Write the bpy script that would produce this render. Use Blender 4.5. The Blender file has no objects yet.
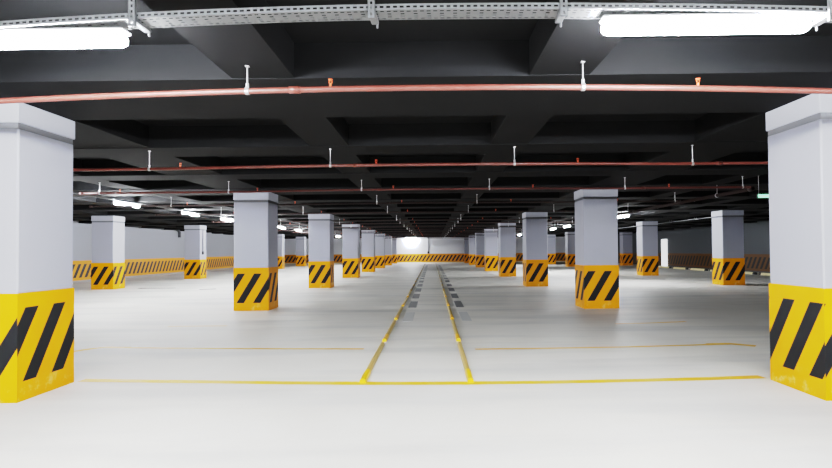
import bpy, bmesh, math, random
from mathutils import Vector, Matrix
random.seed(7)
SC = bpy.context.scene
COL = SC.collection
SK = -0.0395            # cross lines of the building run slightly askew to the lane
YF, BAY = 4.77, 7.41    # front of the first column line, bay length
SOF, SLAB = 2.70, 2.985  # beam soffit and slab underside
WL, WR, WB, WF = -15.9, 17.6, -9.0, 58.0
ORD = ['nearest', 'second', 'third', 'fourth', 'fifth', 'sixth', 'seventh', 'eighth', 'ninth', 'tenth', 'eleventh',
       'twelfth', 'thirteenth', 'fourteenth', 'fifteenth', 'sixteenth', 'seventeenth', 'eighteenth', 'nineteenth', 'twentieth']

# ---------------------------------------------------------------- helpers
def link(name, bm, mat, parent=None, smooth=False):
    me = bpy.data.meshes.new(name)
    bm.to_mesh(me); bm.free()
    for m in (mat if isinstance(mat, (list, tuple)) else [mat]):
        me.materials.append(m)
    if smooth:
        for p in me.polygons: p.use_smooth = True
    o = bpy.data.objects.new(name, me); COL.objects.link(o)
    o.parent = parent
    return o
def tag(o, label=None, cat=None, group=None, kind=None):
    if label: o['label'] = label
    if cat: o['category'] = cat
    if group: o['group'] = group
    if kind: o['kind'] = kind
    elif cat: o['kind'] = 'thing'
    return o
def thing(name, loc, label, cat, group=None, rz=0):
    o = bpy.data.objects.new(name, None); COL.objects.link(o)
    o.empty_display_size = .1
    o.location = loc; o.rotation_euler = (0, 0, rz)
    return tag(o, label, cat, group)
def copy_tree(o, parent=None):
    c = o.copy(); COL.objects.link(c); c.parent = parent
    for ch in list(o.children): copy_tree(ch, c)
    return c
def box(bm, x0, x1, y0, y1, z0, z1, bevel=0, seg=1, mi=0):
    r = bmesh.ops.create_cube(bm, size=1)
    vs = r['verts']
    for v in vs:
        v.co = Vector((x0 + (v.co.x + .5) * (x1 - x0), y0 + (v.co.y + .5) * (y1 - y0), z0 + (v.co.z + .5) * (z1 - z0)))
    fs = {f for v in vs for f in v.link_faces}
    for f in fs: f.material_index = mi
    if bevel:
        es = list({e for v in vs for e in v.link_edges})
        bmesh.ops.bevel(bm, geom=es, offset=bevel, segments=seg, profile=.5, affect='EDGES')
def tube(bm, pts, r, n=10, cap=True, radii=None):
    pts = [Vector(p) for p in pts]
    rings = []
    for i, p in enumerate(pts):
        a = pts[max(i - 1, 0)]; b = pts[min(i + 1, len(pts) - 1)]
        t = (b - a).normalized()
        up = Vector((0, 0, 1)) if abs(t.z) < .9 else Vector((0, 1, 0))
        s = t.cross(up).normalized(); u = s.cross(t)
        rr = radii[i] if radii else r
        rings.append([bm.verts.new(p + rr * (math.cos(2 * math.pi * k / n) * s + math.sin(2 * math.pi * k / n) * u)) for k in range(n)])
    for A, B in zip(rings, rings[1:]):
        for k in range(n):
            bm.faces.new((A[k], A[(k + 1) % n], B[(k + 1) % n], B[k]))
    if cap:
        bm.faces.new(rings[0][::-1]); bm.faces.new(rings[-1])
def skewbox(bm, x0, x1, ya, yb, z0, z1):
    # box whose y edges follow the skewed cross lines
    v = []
    for z in (z0, z1):
        for x, y in ((x0, ya + SK * x0), (x1, ya + SK * x1), (x1, yb + SK * x1), (x0, yb + SK * x0)):
            v.append(bm.verts.new((x, y, z)))
    for f in ((3, 2, 1, 0), (4, 5, 6, 7), (0, 1, 5, 4), (1, 2, 6, 5), (2, 3, 7, 6), (3, 0, 4, 7)):
        bm.faces.new([v[i] for i in f])

# ---------------------------------------------------------------- materials
class NT:
    def __init__(s, name):
        s.m = bpy.data.materials.new(name); s.m.use_nodes = True
        s.t = s.m.node_tree; s.n = s.t.nodes; s.b = s.n['Principled BSDF']
    def new(s, typ, **k):
        nd = s.n.new(typ)
        for a, v in k.items():
            if a == 'ins':
                for i, x in v.items():
                    if hasattr(x, 'is_output'): s.t.links.new(x, nd.inputs[i])
                    else: nd.inputs[i].default_value = x
            else: setattr(nd, a, v)
        return nd
    def math(s, op, a, b=0.0, c=0.0):
        return s.new('ShaderNodeMath', operation=op, ins={0: a, 1: b, 2: c}).outputs[0]
    def mix(s, f, a, b):
        return s.new('ShaderNodeMix', data_type='RGBA', ins={0: f, 6: a, 7: b}).outputs[2]
    def noise(s, scale, vec=None, detail=3, rough=.5):
        i = {'Scale': scale, 'Detail': detail, 'Roughness': rough}
        if vec is not None: i['Vector'] = vec
        return s.new('ShaderNodeTexNoise', ins=i).outputs['Fac']
    def ramp(s, f, a, b):
        return s.new('ShaderNodeMapRange', ins={0: f, 1: a, 2: b, 3: 0.0, 4: 1.0}).outputs[0]
    def set(s, k, v):
        if hasattr(v, 'is_output'): s.t.links.new(v, s.b.inputs[k])
        else: s.b.inputs[k].default_value = v
def rgb(r, g, b):
    f = lambda c: (c / 255 / 12.92) if c / 255 <= .04045 else ((c / 255 + .055) / 1.055) ** 2.4
    return (f(r), f(g), f(b), 1)
def plain(name, c, rough=.6, metal=0.0, spec=.5, var=.06, scale=6):
    t = NT(name)
    p = t.new('ShaderNodeTexCoord').outputs['Object']
    f = t.noise(scale, p)
    lo = tuple(x * (1 - var) for x in c[:3]) + (1,)
    hi = tuple(min(1, x * (1 + var)) for x in c[:3]) + (1,)
    t.set('Base Color', t.mix(f, lo, hi))
    t.set('Roughness', rough); t.set('Metallic', metal); t.set('Specular IOR Level', spec)
    return t.m
YEL, BLK = rgb(206, 136, 0), rgb(30, 31, 33)
def stripes(t, pitch, lo, hi, slope, duty):
    uv = t.new('ShaderNodeSeparateXYZ', ins={0: t.new('ShaderNodeUVMap').outputs[0]})
    u, v = uv.outputs[0], uv.outputs[1]
    s = t.math('DIVIDE', t.math('SUBTRACT', u, t.math('MULTIPLY', v, slope)), pitch)
    on = t.math('LESS_THAN', t.math('FRACT', s), duty)
    on = t.math('MULTIPLY', on, t.math('MULTIPLY', t.math('GREATER_THAN', v, lo), t.math('LESS_THAN', v, hi)))
    return u, v, on
def band_mat():
    t = NT('striped_paint')
    u, v, on = stripes(t, .37, .175, .84, .60, .455)
    p = t.new('ShaderNodeTexCoord').outputs['Object']
    n = t.noise(5, p, 5)
    y = t.mix(n, rgb(212, 134, 0), rgb(222, 143, 2))
    scuff = t.math('MULTIPLY', t.ramp(t.noise(5, p, 7, .68), .54, .64), t.ramp(v, .24, .08))
    y = t.mix(t.math('MULTIPLY', scuff, .6), y, rgb(214, 180, 110))
    t.set('Base Color', t.mix(on, y, BLK)); t.set('Roughness', .5); t.set('Specular IOR Level', .12)
    return t.m
def wall_mat(name, upper, lower, dim=1.0):
    t = NT(name)
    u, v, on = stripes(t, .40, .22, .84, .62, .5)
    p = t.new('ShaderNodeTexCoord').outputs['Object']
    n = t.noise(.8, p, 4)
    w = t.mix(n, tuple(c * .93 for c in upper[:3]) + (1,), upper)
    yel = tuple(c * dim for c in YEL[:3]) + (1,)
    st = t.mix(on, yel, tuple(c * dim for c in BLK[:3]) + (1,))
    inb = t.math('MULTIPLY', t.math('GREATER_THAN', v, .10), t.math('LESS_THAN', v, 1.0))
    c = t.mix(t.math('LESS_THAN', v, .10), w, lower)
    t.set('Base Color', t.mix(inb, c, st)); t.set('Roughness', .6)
    return t.m
def floor_mat():
    t = NT('polished_concrete')
    p = t.new('ShaderNodeTexCoord').outputs['Object']
    big = t.noise(.28, p, 4, .55); mid = t.noise(1.6, p, 6, .6); fine = t.noise(40, p, 4, .6)
    sx = t.new('ShaderNodeMapping', ins={0: p, 3: (.22, 1.3, 1)}).outputs[0]
    streak = t.noise(1.0, sx, 5, .55)
    c = t.mix(big, rgb(202, 199, 190), rgb(235, 230, 218))
    c = t.mix(t.math('MULTIPLY', t.ramp(mid, .35, .75), .45), c, rgb(236, 236, 231))
    c = t.mix(t.math('MULTIPLY', t.ramp(streak, .47, .68), .62), c, rgb(178, 178, 175))
    c = t.mix(t.math('MULTIPLY', fine, .10), c, rgb(130, 130, 128))
    t.set('Base Color', c)
    t.set('Roughness', t.new('ShaderNodeMapRange', ins={0: mid, 1: .3, 2: .7, 3: .48, 4: .62}).outputs[0])
    t.set('Specular IOR Level', .22)
    t.t.links.new(t.new('ShaderNodeBump', ins={'Strength': .04, 'Distance': .01, 'Height': fine}).outputs[0], t.b.inputs['Normal'])
    return t.m
def ceil_mat():
    t = NT('dark_painted_concrete')
    p = t.new('ShaderNodeTexCoord').outputs['Object']
    n = t.noise(2.2, p, 6, .6)
    t.set('Base Color', t.mix(n, rgb(15, 16, 17), rgb(22, 22, 23))); t.set('Roughness', .8); t.set('Specular IOR Level', .12)
    return t.m
def line_mat(name, wear):
    t = NT(name)
    p = t.new('ShaderNodeTexCoord').outputs['Object']
    n = t.noise(3.0, p, 6, .65)
    c = t.mix(t.math('MULTIPLY', t.ramp(n, .40, .68), wear), rgb(232, 172, 18), rgb(214, 192, 110))
    t.set('Base Color', c); t.set('Roughness', .5)
    return t.m
def glow(name, c, e):
    t = NT(name)
    t.set('Base Color', (.9, .9, .9, 1)); t.set('Emission Color', c); t.set('Emission Strength', e)
    return t.m
def dotted_paint(name, a, b, pitch):
    t = NT(name)
    p = t.new('ShaderNodeSeparateXYZ', ins={0: t.new('ShaderNodeTexCoord').outputs['Object']})
    n = t.noise(8)
    t.set('Base Color', t.mix(t.math('MULTIPLY', n, .4), a, b)); t.set('Roughness', .5)
    return t.m

M = dict(
    floor=floor_mat(), ceil=ceil_mat(), band=band_mat(),
    col=plain('white_column_paint', rgb(147, 149, 161), .55, var=.03, scale=2),
    collar=plain('white_collar_paint', rgb(150, 152, 163), .55, var=.03, scale=2),
    groove=plain('grey_groove', rgb(92, 93, 97), .7),
    wall=wall_mat('wall_paint', rgb(136, 138, 145), rgb(140, 140, 138)),
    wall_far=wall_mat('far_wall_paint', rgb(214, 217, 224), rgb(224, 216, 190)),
    wall_dark=wall_mat('shaded_wall_paint', rgb(62, 66, 70), rgb(60, 60, 60), .14),  # unlit white wall, its shade put into darker colours
    galv=plain('galvanised_steel', rgb(108, 110, 112), .5, .5, var=.1, scale=30),
    rod=plain('zinc_rod', rgb(190, 190, 192), .35, .7),
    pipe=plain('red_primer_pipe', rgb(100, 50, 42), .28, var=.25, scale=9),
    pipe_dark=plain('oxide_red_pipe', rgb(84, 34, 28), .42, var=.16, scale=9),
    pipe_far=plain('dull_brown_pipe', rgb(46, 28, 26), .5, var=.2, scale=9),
    orange=plain('orange_cap', rgb(225, 88, 42), .4), brass=plain('brass_head', rgb(200, 150, 60), .35, .6),
    house=plain('lamp_housing', rgb(225, 226, 230), .4),
    line=line_mat('lane_yellow', .35), line_worn=line_mat('worn_lane_yellow', .75),
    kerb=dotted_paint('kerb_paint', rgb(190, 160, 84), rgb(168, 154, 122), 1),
    tip=plain('bright_yellow_paint', rgb(236, 176, 8), .35, var=.05),
    patch_pale=plain('pale_floor_mark', rgb(190, 190, 187), .6, var=.06, scale=4),
    patch=plain('dark_floor_mark', rgb(118, 118, 117), .55, var=.12, scale=4),
    rubber=plain('black_rubber', rgb(40, 41, 43), .6),
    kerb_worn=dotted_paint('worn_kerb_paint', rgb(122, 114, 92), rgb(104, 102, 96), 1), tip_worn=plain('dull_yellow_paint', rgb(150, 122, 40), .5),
    stop=plain('pale_yellow_paint', rgb(216, 204, 150), .5, var=.1),
    duct=plain('dark_duct_metal', rgb(52, 54, 58), .5), white=plain('white_plastic', rgb(232, 233, 236), .4),
    door=plain('white_door_paint', rgb(236, 238, 242), .4),
    tube=glow('lamp_tube', (.92, .95, 1, 1), 300.0), tube_low=glow('lamp_tube_underside', (.92, .95, 1, 1), 520.0), sign=glow('green_sign_face', (.16, 1.0, .5, 1), 1.1),
)
M['strip'] = glow('door_strip_glow', (.95, .97, 1, 1), .7)

# ---------------------------------------------------------------- the setting
def struct(name, bm, mat):
    return tag(link(name, bm, mat), kind='structure')
bm = bmesh.new()
def quad(bm, pts, uvs=None):
    f = bm.faces.new([bm.verts.new(p) for p in pts])
    if uvs:
        L = bm.loops.layers.uv.verify()
        for l, uv in zip(f.loops, uvs): l[L].uv = uv
    return f
def yy(x, y): return y + SK * x
skewbox(bm, WL - .2, WR + .2, WB - .2, WF + .2, -.2, 0)
struct('floor', bm, M['floor'])
bm = bmesh.new(); skewbox(bm, WL - .2, WR + .2, WB - .2, WF + .2, SLAB, SLAB + .2)
struct('ceiling', bm, M['ceil'])
def wall(name, a, b, mat, thick):
    # wall from a to b seen from its left-hand side facing the room; thick = offset vector away from the room
    bm = bmesh.new(); L = (Vector(b) - Vector(a)).length; t = Vector(thick)
    A0, B0 = Vector((*a, 0)), Vector((*b, 0)); U = Vector((0, 0, SLAB)); T = Vector((t.x, t.y, 0))
    quad(bm, [A0, B0, B0 + U, A0 + U], [(0, 0), (L, 0), (L, SLAB), (0, SLAB)])
    e = [(0, 1.5)] * 4
    quad(bm, [B0 + T, A0 + T, A0 + T + U, B0 + T + U], e)
    quad(bm, [B0, B0 + T, B0 + T + U, B0 + U], e); quad(bm, [A0 + T, A0, A0 + U, A0 + T + U], e)
    quad(bm, [A0 + U, B0 + U, B0 + T + U, A0 + T + U], e); quad(bm, [A0, A0 + T, B0 + T, B0], e)
    return struct(name, bm, mat)
wall('wall_left', (WL, yy(WL, WB)), (WL, yy(WL, WF)), M['wall'], (-.2, 0))
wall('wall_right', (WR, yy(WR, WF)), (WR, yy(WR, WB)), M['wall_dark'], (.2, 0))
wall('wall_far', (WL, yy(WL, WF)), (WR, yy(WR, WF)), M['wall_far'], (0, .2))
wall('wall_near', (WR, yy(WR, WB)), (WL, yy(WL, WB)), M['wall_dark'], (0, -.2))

# beams of the cast ceiling grid
tn = 0
def beam(mk):
    global tn
    tn += 1
    bm = bmesh.new(); mk(bm)
    return struct('trim_%d' % tn, bm, M['ceil'])
for r in range(-2, 8):
    y = YF + BAY * r
    if y - .52 > WB and y + .75 < WF + .5:
        beam(lambda b: skewbox(b, WL, WR, y - .52, min(y + .73, WF), SOF, SLAB + .01))
    for k in (1, 2):
        c = y + .10 + BAY * k / 3
        if WB + .4 < c < WF - .4:
            beam(lambda b: skewbox(b, WL, WR, c - .33, c + .33, SOF, SLAB + .01))
for x0, x1 in [(-1.425, -.93), (.93, 1.405), (-4.55, -3.55), (3.55, 4.55), (-6.55, -6.05), (-9.4, -8.9), (-12.4, -11.4),
               (-14.3, -13.8), (5.95, 6.4), (8.55, 9.05), (10.5, 11.5), (13.2, 13.7), (15.3, 15.8)]:
    beam(lambda b: box(b, x0, x1, WB, WF, SOF + .006, SLAB + .012))

# door strip far on the right wall, its lit look put in as a glow
bm = bmesh.new(); box(bm, WR - .09, WR - .01, 39.6, 40.5, 0.03, 2.05, .01)
d = struct('door_1', bm, M['strip'])

# ---------------------------------------------------------------- columns
CW, CD, HB = .784, .761, .972
def face_uv_box(bm, w, d, z0, z1, ph=.039):
    L = bm.loops.layers.uv.verify()
    x, y = w / 2, d / 2
    for a, b in (((-x, -y), (x, -y)), ((x, -y), (x, y)), ((x, y), (-x, y)), ((-x, y), (-x, -y))):
        le = math.hypot(b[0] - a[0], b[1] - a[1])
        quad(bm, [(*a, z0), (*b, z0), (*b, z1), (*a, z1)], [(ph, z0), (ph + le, z0), (ph + le, z1), (ph, z1)])
    for z, s in ((z0, -1), (z1, 1)):
        p = [(-x, -y, z), (x, -y, z), (x, y, z), (-x, y, z)]
        quad(bm, p if s > 0 else p[::-1], [(0, .95)] * 4)
    bmesh.ops.remove_doubles(bm, verts=bm.verts, dist=1e-5)
def column(label, ph=.039):
    t = thing('column', (0, 0, 0), label, 'column', 'yellow and black striped parking columns')
    bm = bmesh.new(); box(bm, -CW / 2 + .004, CW / 2 - .004, -CD / 2 + .004, CD / 2 - .004, HB - .01, SOF - .24, .012)
    link('shaft', bm, M['col'], t)
    bm = bmesh.new(); face_uv_box(bm, CW + .006, CD + .006, 0, HB, ph)
    link('striped_band', bm, M['band'], t)
    bm = bmesh.new(); box(bm, -CW / 2 - .005, CW / 2 + .005, -CD / 2 - .005, CD / 2 + .005, SOF - .19, SOF, .005)
    link('collar', bm, M['collar'], t)
    bm = bmesh.new(); box(bm, -CW / 2 + .01, CW / 2 - .01, -CD / 2 + .01, CD / 2 - .01, SOF - .25, SOF - .18)  # inset ring below the collar, darker grey than shaft and collar
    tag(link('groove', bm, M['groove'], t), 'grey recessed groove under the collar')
    return t
cproto = None
XS = {'inner left': -3.945, 'inner right': 3.945, 'outer left': -11.907, 'outer right': 10.994}
cols = []
for row, X in XS.items():
    rng = range(0, 8) if 'inner' in row else ((2, 3, 5, 6) if True else ())
    for i, r in enumerate(rng):
        if 'inner' in row:
            lab = '%s white column with striped yellow base, inner row %s of lane' % (
                'nearest' if r == 0 else ORD[r] + ' from camera,', 'left' if X < 0 else 'right')
        else:
            lab = '%s grey-white striped column of the outer row near the %s wall' % (
                ['front, largest', 'second from front', 'third from front', 'farthest'][i], 'left' if X < 0 else 'right')
        if cproto is None: o = cproto = column(lab)
        elif X == 3.945 and r == 0: o = column(lab, -.086)
        else: o = copy_tree(cproto)
        o.location = (X, YF + r * BAY + CD / 2 + SK * X, 0)
        o['label'] = lab
        cols.append(o)
o = copy_tree(cproto); o.location = (15.95, 43.6, 0)
o['label'] = 'dim striped column standing closest to the dark right wall'

# ---------------------------------------------------------------- painted floor lines
def strip(bm, pts, w, z=.003):
    L, R = [], []
    for i, p in enumerate(pts):
        a = Vector(pts[max(i - 1, 0)]); b = Vector(pts[min(i + 1, len(pts) - 1)])
        t = (b - a).normalized(); n = Vector((-t.y, t.x))
        q = Vector(p)
        L.append(bm.verts.new((*(q + n * w / 2), z))); R.append(bm.verts.new((*(q - n * w / 2), z)))
    for i in range(len(pts) - 1):
        bm.faces.new((R[i], R[i + 1], L[i + 1], L[i]))
def floor_line(pts, w, mat, label, extra=None):
    bm = bmesh.new(); strip(bm, pts, w)
    for p, ww in (extra or []): strip(bm, p, ww, .0034)
    return tag(link('floor_line', bm, mat), label, 'floor line', 'yellow lines painted on the floor')
floor_line([(-3.52, 5.76), (-2.9, 5.69), (-2.23, 5.62), (-1.4, 5.53), (-.53, 5.46), (.0, 5.43), (.52, 5.41), (1.3, 5.40), (2.03, 5.415), (2.9, 5.45), (3.54, 5.50)],
           .135, M['line'], 'long bright yellow line painted across the floor between the two nearest columns')
floor_line([(-4.50, 7.73), (-3.7, 7.64), (-3.06, 7.57), (-2.1, 7.48), (-.78, 7.37)], .085, M['line_worn'],
           'thin worn yellow bay line left of the lane, with a hooked end',
           [([(-4.72, 7.40), (-4.60, 7.62), (-4.46, 7.75), (-4.1, 7.70)], .13)])
floor_line([(.72, 7.25), (1.6, 7.245), (2.68, 7.27), (3.5, 7.33), (4.28, 7.41)], .085, M['line_worn'],
           'thin worn yellow bay line right of the lane, with a hooked end',
           [([(3.95, 7.40), (4.28, 7.42), (4.52, 7.22)], .14)])
floor_line([(-4.6, 9.86), (-4.1, 9.85), (-3.55, 9.84)], .09, M['line_worn'], 'short faint yellow line on the floor before the second left column')
floor_line([(3.4, 9.52), (4.0, 9.58), (4.75, 9.72)], .09, M['line_worn'], 'short faint yellow line on the floor before the second right column')

# ---------------------------------------------------------------- raised lane kerbs and dark floor marks
def kerb(label, mb='kerb', mt='tip'):
    t = thing('lane_kerb', (0, 0, 0), label, 'kerb', 'low kerbs edging the central lane')
    bm = bmesh.new()
    prof = [(-.029, 0), (-.024, .034), (-.013, .042), (.013, .042), (.024, .034), (.029, 0)]
    def ext(bm, y0, y1, s=1.0):
        A = [bm.verts.new((x * s, y0, z * s)) for x, z in prof]; B = [bm.verts.new((x * s, y1, z * s)) for x, z in prof]
        n = len(prof)
        for k in range(n): bm.faces.new((A[k], A[(k + 1) % n], B[(k + 1) % n], B[k]))
        bm.faces.new(A[::-1]); bm.faces.new(B)
    ext(bm, .44, 2.22)
    bmesh.ops.recalc_face_normals(bm, faces=bm.faces)
    link('kerb_body', bm, M[mb], t)
    bm = bmesh.new(); ext(bm, 0, .45, 1.1)
    bmesh.ops.recalc_face_normals(bm, faces=bm.faces)
    tag(link('end_cap', bm, M[mt], t), 'bright yellow end cap' if mt == 'tip' else 'dull yellow end cap')
    return t
def mark(label):
    bm = bmesh.new(); box(bm, -.095, .095, 0, 1.5, .0005, .006, .002)  # thin flat dark grey patch laid on the floor
    return tag(link('floor_mark', bm, M['patch']), label, 'floor plate', 'dark marks along the lane kerbs')
kp = kq = pp = None
for side, x in (('left', -.555), ('right', .53)):
    for i in range(20):
        lab = '%s %s kerb with yellow tip along the %s edge of the lane' % ('nearest' if i == 0 else ORD[i] + ' from camera,', 'pale' if i < 5 else 'worn grey', side)
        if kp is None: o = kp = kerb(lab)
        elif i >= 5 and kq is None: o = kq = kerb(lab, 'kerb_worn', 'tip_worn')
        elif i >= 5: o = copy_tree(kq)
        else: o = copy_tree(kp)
        o.location = (x, 5.44 + 2.47 * i + (0.02 if side == 'left' else -.02), 0); o['label'] = lab
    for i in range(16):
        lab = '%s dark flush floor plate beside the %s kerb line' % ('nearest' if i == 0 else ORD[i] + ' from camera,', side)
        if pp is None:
            o = pp = mark(lab); pale = pp.data; dark = pale.copy(); dark.materials[0] = M['patch']; pale.materials[0] = M['patch_pale']
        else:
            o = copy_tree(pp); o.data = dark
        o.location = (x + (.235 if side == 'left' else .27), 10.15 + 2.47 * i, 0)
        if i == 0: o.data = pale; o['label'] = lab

# ---------------------------------------------------------------- sprinkler pipes
def zbow(x, z0, k): return z0 - k * min(x * x, 12)
def sprinkler_pipe(y, x0, x1, z0, k, r, mat, label, rods, heads):
    t = thing('sprinkler_pipe', (0, y, z0), label, 'pipe', 'red sprinkler pipes under the ceiling')
    P = lambda x: (x, SK * x, zbow(x, 0, k))
    n = 28
    bm = bmesh.new(); tube(bm, [P(x0 + (x1 - x0) * i / n) for i in range(n + 1)], r, 12)
    # couplings and closed ends
    for x in [x0, x1] + [q + .35 for q in rods if x0 + .1 < q < x1 - .4][::2]:
        a, b = P(x - .04), P(x + .04); tube(bm, [a, b], r * 1.22, 12)
    link('pipe_run', bm, mat, t, True)
    for x in rods:
        if not x0 < x < x1: continue
        p = P(x); top = SOF - z0
        bm = bmesh.new(); tube(bm, [(p[0], p[1], p[2] + r), (p[0], p[1], top)], .0055, 8)
        box(bm, p[0] - .014, p[0] + .014, p[1] - .014, p[1] + .014, top - .006, top)
        ro = link('hanger_rod', bm, M['rod'], t)
        bm = bmesh.new(); tube(bm, [(p[0] - .012, p[1] - SK * -.012, p[2]), (p[0] + .012, p[1] + SK * .012, p[2])], r * 1.3, 12)
        tube(bm, [(p[0], p[1], p[2] + r), (p[0], p[1], p[2] + r + .035)], .012, 8)
        link('pipe_clamp', bm, M['rod'], ro)
    for x in heads:
        if not x0 < x < x1: continue
        p = P(x)
        bm = bmesh.new()
        tube(bm, [(p[0], p[1], p[2] + r * .8), (p[0], p[1], p[2] + r + .022)], .009, 8)
        for s in (-1, 1):
            tube(bm, [(p[0] + s * .007, p[1], p[2] + r + .02), (p[0] + s * .012, p[1], p[2] + r + .034), (p[0], p[1], p[2] + r + .048)], .003, 6)
        tube(bm, [(p[0], p[1], p[2] + r + .046), (p[0], p[1], p[2] + r + .052)], .016, 10)
        link('sprinkler_head', bm, M['orange'], t)
    return t
RODS = [-6.3, -3.78, -1.2, 1.265, 3.86, 6.1]
HEADS = [-5.9, -3.22, -.585, 2.1, 4.7]
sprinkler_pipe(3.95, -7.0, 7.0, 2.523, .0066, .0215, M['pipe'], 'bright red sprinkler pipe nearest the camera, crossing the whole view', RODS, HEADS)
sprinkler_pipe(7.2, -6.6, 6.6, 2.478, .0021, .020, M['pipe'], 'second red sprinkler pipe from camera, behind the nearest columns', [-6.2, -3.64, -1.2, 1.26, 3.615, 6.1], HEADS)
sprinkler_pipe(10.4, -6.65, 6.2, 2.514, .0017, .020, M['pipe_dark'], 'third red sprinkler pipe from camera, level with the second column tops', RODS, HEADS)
far0 = None
for i in range(13):
    y = 13.2 + 3.25 * i
    ph = (y - YF) % BAY
    if ph < 1.05: y += 1.1 - ph          # keep clear of the columns
    elif ph > BAY - .35: y -= .45
    lab = '%s from camera, thin dark red sprinkler pipe across the ceiling' % ORD[i + 3]
    if far0 is None:
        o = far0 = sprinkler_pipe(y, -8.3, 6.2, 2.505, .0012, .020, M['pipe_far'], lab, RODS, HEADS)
    else:
        o = copy_tree(far0); o.location.y = y; o['label'] = lab
# main feed pipe along the right aisle
t = thing('feed_pipe', (6.32, 10.2, 2.47), 'thick dark red feed pipe running into the distance in the right aisle', 'pipe')
bm = bmesh.new(); tube(bm, [(0, 0, 0), (0, 42, 0)], .038, 14)
for q in range(0, 42, 6): tube(bm, [(0, q, 0), (0, q + .12, 0)], .047, 14)
link('pipe_run', bm, M['pipe_far'], t, True)
for q in (1.3, 8.7, 16.1, 23.5, 30.9):
    bm = bmesh.new(); tube(bm, [(0, q, .04), (0, q, SOF - 2.47)], .006, 8); tube(bm, [(0, q - .015, 0), (0, q + .015, 0)], .046, 12)
    link('hanger_rod', bm, M['rod'], t)

# ---------------------------------------------------------------- cable trays
def tray_sheet(bm, x0, x1, zf, width=.13, flange=.032):
    """perforated tray along +x: bottom sheet with rows of slots and a slotted near flange"""
    P, S = .036, .021
    n = int((x1 - x0) / P)
    ys = [-width / 2, -.050, -.040, -.019, -.009, .009, .019, .040, .050, width / 2]
    cut = {1, 3, 5, 7}
    cut = {1, 3, 5, 7}
    fz = [0, .011, .021, flange]
    for i in range(n):
        xa = x0 + i * P
        for j, (a, b) in enumerate(((xa, xa + P - S), (xa + P - S, xa + P))):
            za, zb = zf(a), zf(b)
            for k in range(len(ys) - 1):
                odd = (i % 2 == 0) if k in (3, 5) else True
                if j == 1 and k in cut and odd: continue
                bm.faces.new([bm.verts.new(p) for p in ((a, ys[k], za), (a, ys[k + 1], za), (b, ys[k + 1], zb), (b, ys[k], zb))])
            for y in (-width / 2, width / 2):
                for k in range(3):
                    if j == 1 and k == 1: continue
                    bm.faces.new([bm.verts.new(p) for p in ((a, y, za + fz[k]), (b, y, zb + fz[k]), (b, y, zb + fz[k + 1]), (a, y, za + fz[k + 1]))])
    bmesh.ops.remove_doubles(bm, verts=bm.verts, dist=1e-5)
def hanger(bm, x, z, top):
    w = .019
    # slotted C channel post in front of the tray, with a foot that carries it
    n = int((top - z + .05) / .03)
    for i in range(n):
        a = z - .05 + i * .03
        for k, (xa, xb) in enumerate(((-w, -.006), (-.006, .006), (.006, w))):
            if k == 1:
                box(bm, x + xa, x + xb, -.084, -.080, a, a + .014)
            else:
                box(bm, x + xa, x + xb, -.084, -.080, a, a + .03)
    box(bm, x - w, x - w + .004, -.084, -.066, z - .05, top); box(bm, x + w - .004, x + w, -.084, -.066, z - .05, top)
ZN = 2.624
def near_tray(y, label, hangers, x0=-4.6, x1=4.6, group='perforated cable trays'):
    zf = lambda x: -(.0091 if x > 0 else .0134) * min(x * x, 8)
    t = thing('cable_tray', (0, y, ZN), label, 'cable tray', group, math.atan(SK))
    bm = bmesh.new(); tray_sheet(bm, x0, x1, zf)
    link('tray', bm, M['galv'], t)
    for x in hangers:
        bm = bmesh.new(); hanger(bm, x, zf(x), SLAB - ZN)
        h = link('hanger_post', bm, M['galv'], t)
        bm = bmesh.new(); z = zf(x)
        box(bm, x - .02, x + .02, -.08, .075, z - .022, z - .002, .003)
        tube(bm, [(x + .012, .066, z - .045), (x + .012, .066, z + .0)], .006, 8)
        link('bracket_foot', bm, M['galv'], h)
    return t
near_tray(2.95, 'perforated galvanised cable tray with hangers, nearest, across the top of the view', [-1.452, -.16, .868, 2.285, -3.0, 3.6], -4.2, 4.2)

def lamp(label):
    t = thing('ceiling_lamp', (0, 0, 0), label, 'lamp', 'lit fluorescent tube lamps')
    bm = bmesh.new(); box(bm, -.565, .565, -.045, .045, -.018, .0, .006)
    link('housing', bm, M['house'], t)
    bm = bmesh.new()
    pts, rad = [], []
    for x, r in ((-.56, .022), (-.55, .036), (-.53, .045), (-.495, .048), (.495, .048), (.53, .045), (.55, .036), (.56, .022)):
        pts.append((x, 0, -.058)); rad.append(r)
    tube(bm, pts, .04, 14, True, rad)
    for v in bm.verts: v.co.z = -.058 + (v.co.z + .058) * .82
    bm.normal_update()
    for f in bm.faces:
        if f.normal.z < -.6: f.material_index = 1
    link('diffuser', bm, [M['tube'], M['tube_low']], t, True)
    return t
lp = lamp('large glowing white tube lamp at top right, under the nearest cable tray')
def place_lamp(x, y, z, rz, label):
    o = copy_tree(lp); o.location = (x, y, z); o.rotation_euler.z = rz; o['label'] = label
    return o
RZ = math.atan(SK)
lp.location = (1.65, 2.95 + SK * 1.65, 2.592); lp.rotation_euler.z = RZ
place_lamp(-2.09, 2.95 + SK * -2.09, 2.562, RZ, 'large glowing white tube lamp at top left, cut by the picture edge')
# the same trays and lamps carry on behind the camera
bt = near_tray(-1.1, 'perforated cable tray hung behind the camera', [-3.0, 0, 3.0])
for x in (-6.2, -2.2, 1.76, 5.7):
    place_lamp(x, -1.1 + SK * x, 2.55, RZ, 'tube lamp on the tray behind the camera')
for x in (-6, 0, 6):
    place_lamp(x, -5.4 + SK * x, 2.69, RZ, 'tube lamp on the ceiling beam far behind the camera')

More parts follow.
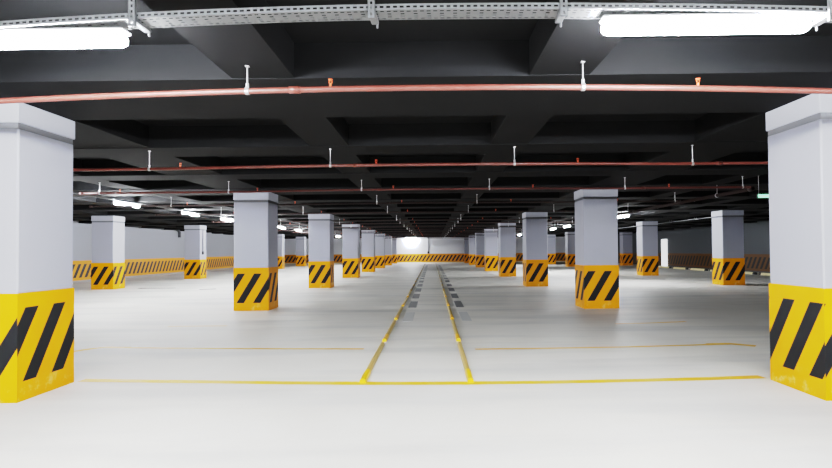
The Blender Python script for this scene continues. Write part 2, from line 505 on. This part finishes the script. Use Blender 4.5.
# aisle trays running into the distance
def aisle_tray(x, y0, y1, z, label, w=.1):
    t = thing('cable_tray', (x, y0, z), label, 'cable tray', 'perforated cable trays')
    bm = bmesh.new(); L = y1 - y0
    box(bm, -w / 2, w / 2, 0, L, 0, .004); box(bm, -w / 2, -w / 2 + .003, 0, L, 0, .035); box(bm, w / 2 - .003, w / 2, 0, L, 0, .035)
    link('tray', bm, M['galv'], t)
    q = 1.0
    while q < L:
        bm = bmesh.new()
        for s in (-1, 1): box(bm, s * (w / 2 + .008) - .006, s * (w / 2 + .008) + .006, q - .01, q + .01, -.01, SOF - z)
        box(bm, -w / 2 - .014, w / 2 + .014, q - .012, q + .012, -.012, 0)
        link('hanger_post', bm, M['galv'], t); q += 2.47
    return t
ZT = 2.66
aisle_tray(-7.8, 8.0, 55, ZT, 'cable tray carrying the row of lamps down the left aisle')
aisle_tray(7.5, 14.0, 55, ZT, 'cable tray carrying the lamps down the right aisle')
aisle_tray(11.75, 20.0, 47, 2.60, 'thin pale cable tray beyond the outer right columns', .07)
LL = [10.6, 14.3, 18.0, 21.2, 25.0, 28.8, 32.4, 36.5, 41.0, 46.0, 51.0]
seen = 0
for y in LL:
    if y < 13: lab = 'tube lamp in the left aisle hidden behind the nearest left column'
    else:
        lab = '%s tube lamp seen in the left aisle, under the aisle tray' % ('nearest' if seen == 0 else ORD[seen] + ' from camera,'); seen += 1
    place_lamp(-7.8, y, ZT - .012, math.pi / 2, lab)
for i, y in enumerate([20.7, 29.4, 32.8, 45.5]):
    place_lamp(7.55, y, ZT - .012, math.pi / 2, '%s tube lamp in the right aisle, under the aisle tray' % ('nearest' if i == 0 else ORD[i] + ' from camera,'))
place_lamp(-2.1, 57.45 + .08, SOF - .01, RZ, 'small distant tube lamp lighting the far end wall')

# ---------------------------------------------------------------- right wall wheel stops
def wheel_stop(label):
    t = thing('wheel_stop', (0, 0, 0), label, 'wheel stop', 'pale wheel stops along the right wall')
    prof = [(-.09, 0), (-.06, .11), (.06, .11), (.09, 0)]
    def ext(y0, y1, m, nm, s=1):
        bm = bmesh.new()
        A = [bm.verts.new((x * s, y0, z * s)) for x, z in prof]; B = [bm.verts.new((x * s, y1, z * s)) for x, z in prof]
        for k in range(4): bm.faces.new((A[k], A[(k + 1) % 4], B[(k + 1) % 4], B[k]))
        bm.faces.new(A[::-1]); bm.faces.new(B); bmesh.ops.recalc_face_normals(bm, faces=bm.faces)
        return link(nm, bm, m, t)
    ext(.14, 1.86, M['stop'], 'stop_body')
    ext(0, .15, M['rubber'], 'end_block', 1.02); ext(1.85, 2.0, M['rubber'], 'end_block', 1.02)
    return t
ws = None
for i in range(7):
    lab = '%s pale yellow wheel stop on the floor along the dark right wall' % ('nearest' if i == 0 else ORD[i] + ' from camera,')
    if ws is None: o = ws = wheel_stop(lab)
    else: o = copy_tree(ws)
    o.location = (16.3, 24.2 + 2.4 * i, 0); o['label'] = lab

# ---------------------------------------------------------------- small fittings
t = thing('hanging_sign', (6.44, 10.05, 2.305), 'small glowing green sign hanging beside the nearest right column', 'sign')
bm = bmesh.new(); box(bm, -.135, .135, -.02, .02, -.035, .045, .006); link('sign_case', bm, M['duct'], t)
bm = bmesh.new(); box(bm, -.125, .125, -.024, -.019, -.026, .036, .002); tag(link('sign_face', bm, M['sign'], t), 'lit green face')
bm = bmesh.new()
for s in (-.1, .1): tube(bm, [(s, 0, .04), (s, 0, SOF - 2.305)], .004, 6)
link('hanger_rod', bm, M['rod'], t)
# white conduit with a switch box on the outer left column
cx, cy = -11.907 + CW / 2 + .004, YF + 3 * BAY + CD / 2 + SK * -11.907
t = thing('conduit', (cx + .03, cy - .12, 0), 'thin dark conduit with small box on the second outer left column', 'conduit')
bm = bmesh.new(); tube(bm, [(0, 0, 1.36), (0, 0, 2.5)], .02, 8); link('pipe_run', bm, M['duct'], t)
bm = bmesh.new(); box(bm, -.024, .04, -.06, .06, 1.22, 1.38, .006); link('switch_box', bm, M['duct'], t)
t = thing('conduit', (-.25, WF + SK * -.25 - .05, 0), 'thin dark conduit with small box on the far end wall', 'conduit')
bm = bmesh.new(); tube(bm, [(0, 0, 1.2), (0, 0, 2.98)], .03, 8); link('pipe_run', bm, M['duct'], t)
bm = bmesh.new(); box(bm, -.1, .1, -.05, .045, 1.02, 1.25, .006); link('switch_box', bm, M['duct'], t)
# dark duct on the left wall
bm = bmesh.new()
tube(bm, [(WL + .14, 26.0, 2.78), (WL + .14, 33.9, 2.78), (WL + .14, 34.3, 2.72), (WL + .14, 34.45, 2.6), (WL + .14, 34.45, 2.28)], .085, 12)
for q in (27.5, 30, 32.5): box(bm, WL + .004, WL + .16, q - .03, q + .03, 2.68, 2.88)
tag(link('wall_duct', bm, M['duct'], None, False), 'dark pipe duct with a downward elbow high on the left wall', 'duct')
# drain slots in the left aisle floor
def slot(x, y, L, rz, lab):
    bm = bmesh.new(); box(bm, -L / 2, L / 2, -.10, .10, .0005, .008, .002)
    for i in range(int(L / .06)):
        box(bm, -L / 2 + .02 + i * .06, -L / 2 + .05 + i * .06, -.08, .08, .008, .011)
    o = link('floor_drain', bm, M['rubber']); o.location = (x, y, 0); o.rotation_euler.z = rz
    tag(o, lab, 'drain', 'dark drain slots in the left aisle floor')
slot(-10.15, 20.5, 1.35, -.05, 'longer dark drain slot in the left aisle floor, left one')
slot(-7.92, 19.65, .55, .5, 'shorter dark drain slot in the left aisle floor, right one')

# ---------------------------------------------------------------- camera and render look
cam = bpy.data.cameras.new('camera'); co = bpy.data.objects.new('camera', cam); COL.objects.link(co)
F, YAW, PIT, ROLL = 540.0, -.0252, .0182, -.0079
cam.sensor_fit = 'HORIZONTAL'; cam.sensor_width = 36; cam.lens = F / 832 * 36
cam.shift_x = -29.61 / 832; cam.shift_y = 6.69 / 832
cam.clip_start = .05; cam.clip_end = 300
co.location = (.1529, 0, 1.3269)
co.matrix_world = Matrix.Translation(co.location) @ Matrix.Rotation(YAW, 4, 'Z') @ Matrix.Rotation(math.pi / 2 + PIT, 4, 'X') @ Matrix.Rotation(ROLL, 4, 'Z')
SC.camera = co
w = bpy.data.worlds.new('world'); SC.world = w; w.use_nodes = True
w.node_tree.nodes['Background'].inputs[0].default_value = (.6, .65, .75, 1); w.node_tree.nodes['Background'].inputs[1].default_value = .02
SC.view_settings.view_transform = 'Standard'
SC.view_settings.look = 'None'
SC.view_settings.exposure = 0.0
# overall film response: lifted mid tones with a soft shoulder
SC.view_settings.use_curve_mapping = True
cm = SC.view_settings.curve_mapping
cm.white_level = (2.0, 2.0, 2.0); cm.extend = 'HORIZONTAL'
cv = cm.curves[3]
PT = [(.02, .03), (.06, .14), (.17, .39), (.37, .62), (.85, .755), (1.3, .825), (1.7, .90)]
cv.points[0].location = (0, 0); cv.points[1].location = (1, 1)
for a, b in PT: cv.points.new(a / 2.0, b)
cm.update()
SC.cycles.max_bounces = 8; SC.cycles.diffuse_bounces = 5
SC.cycles.sample_clamp_indirect = 6
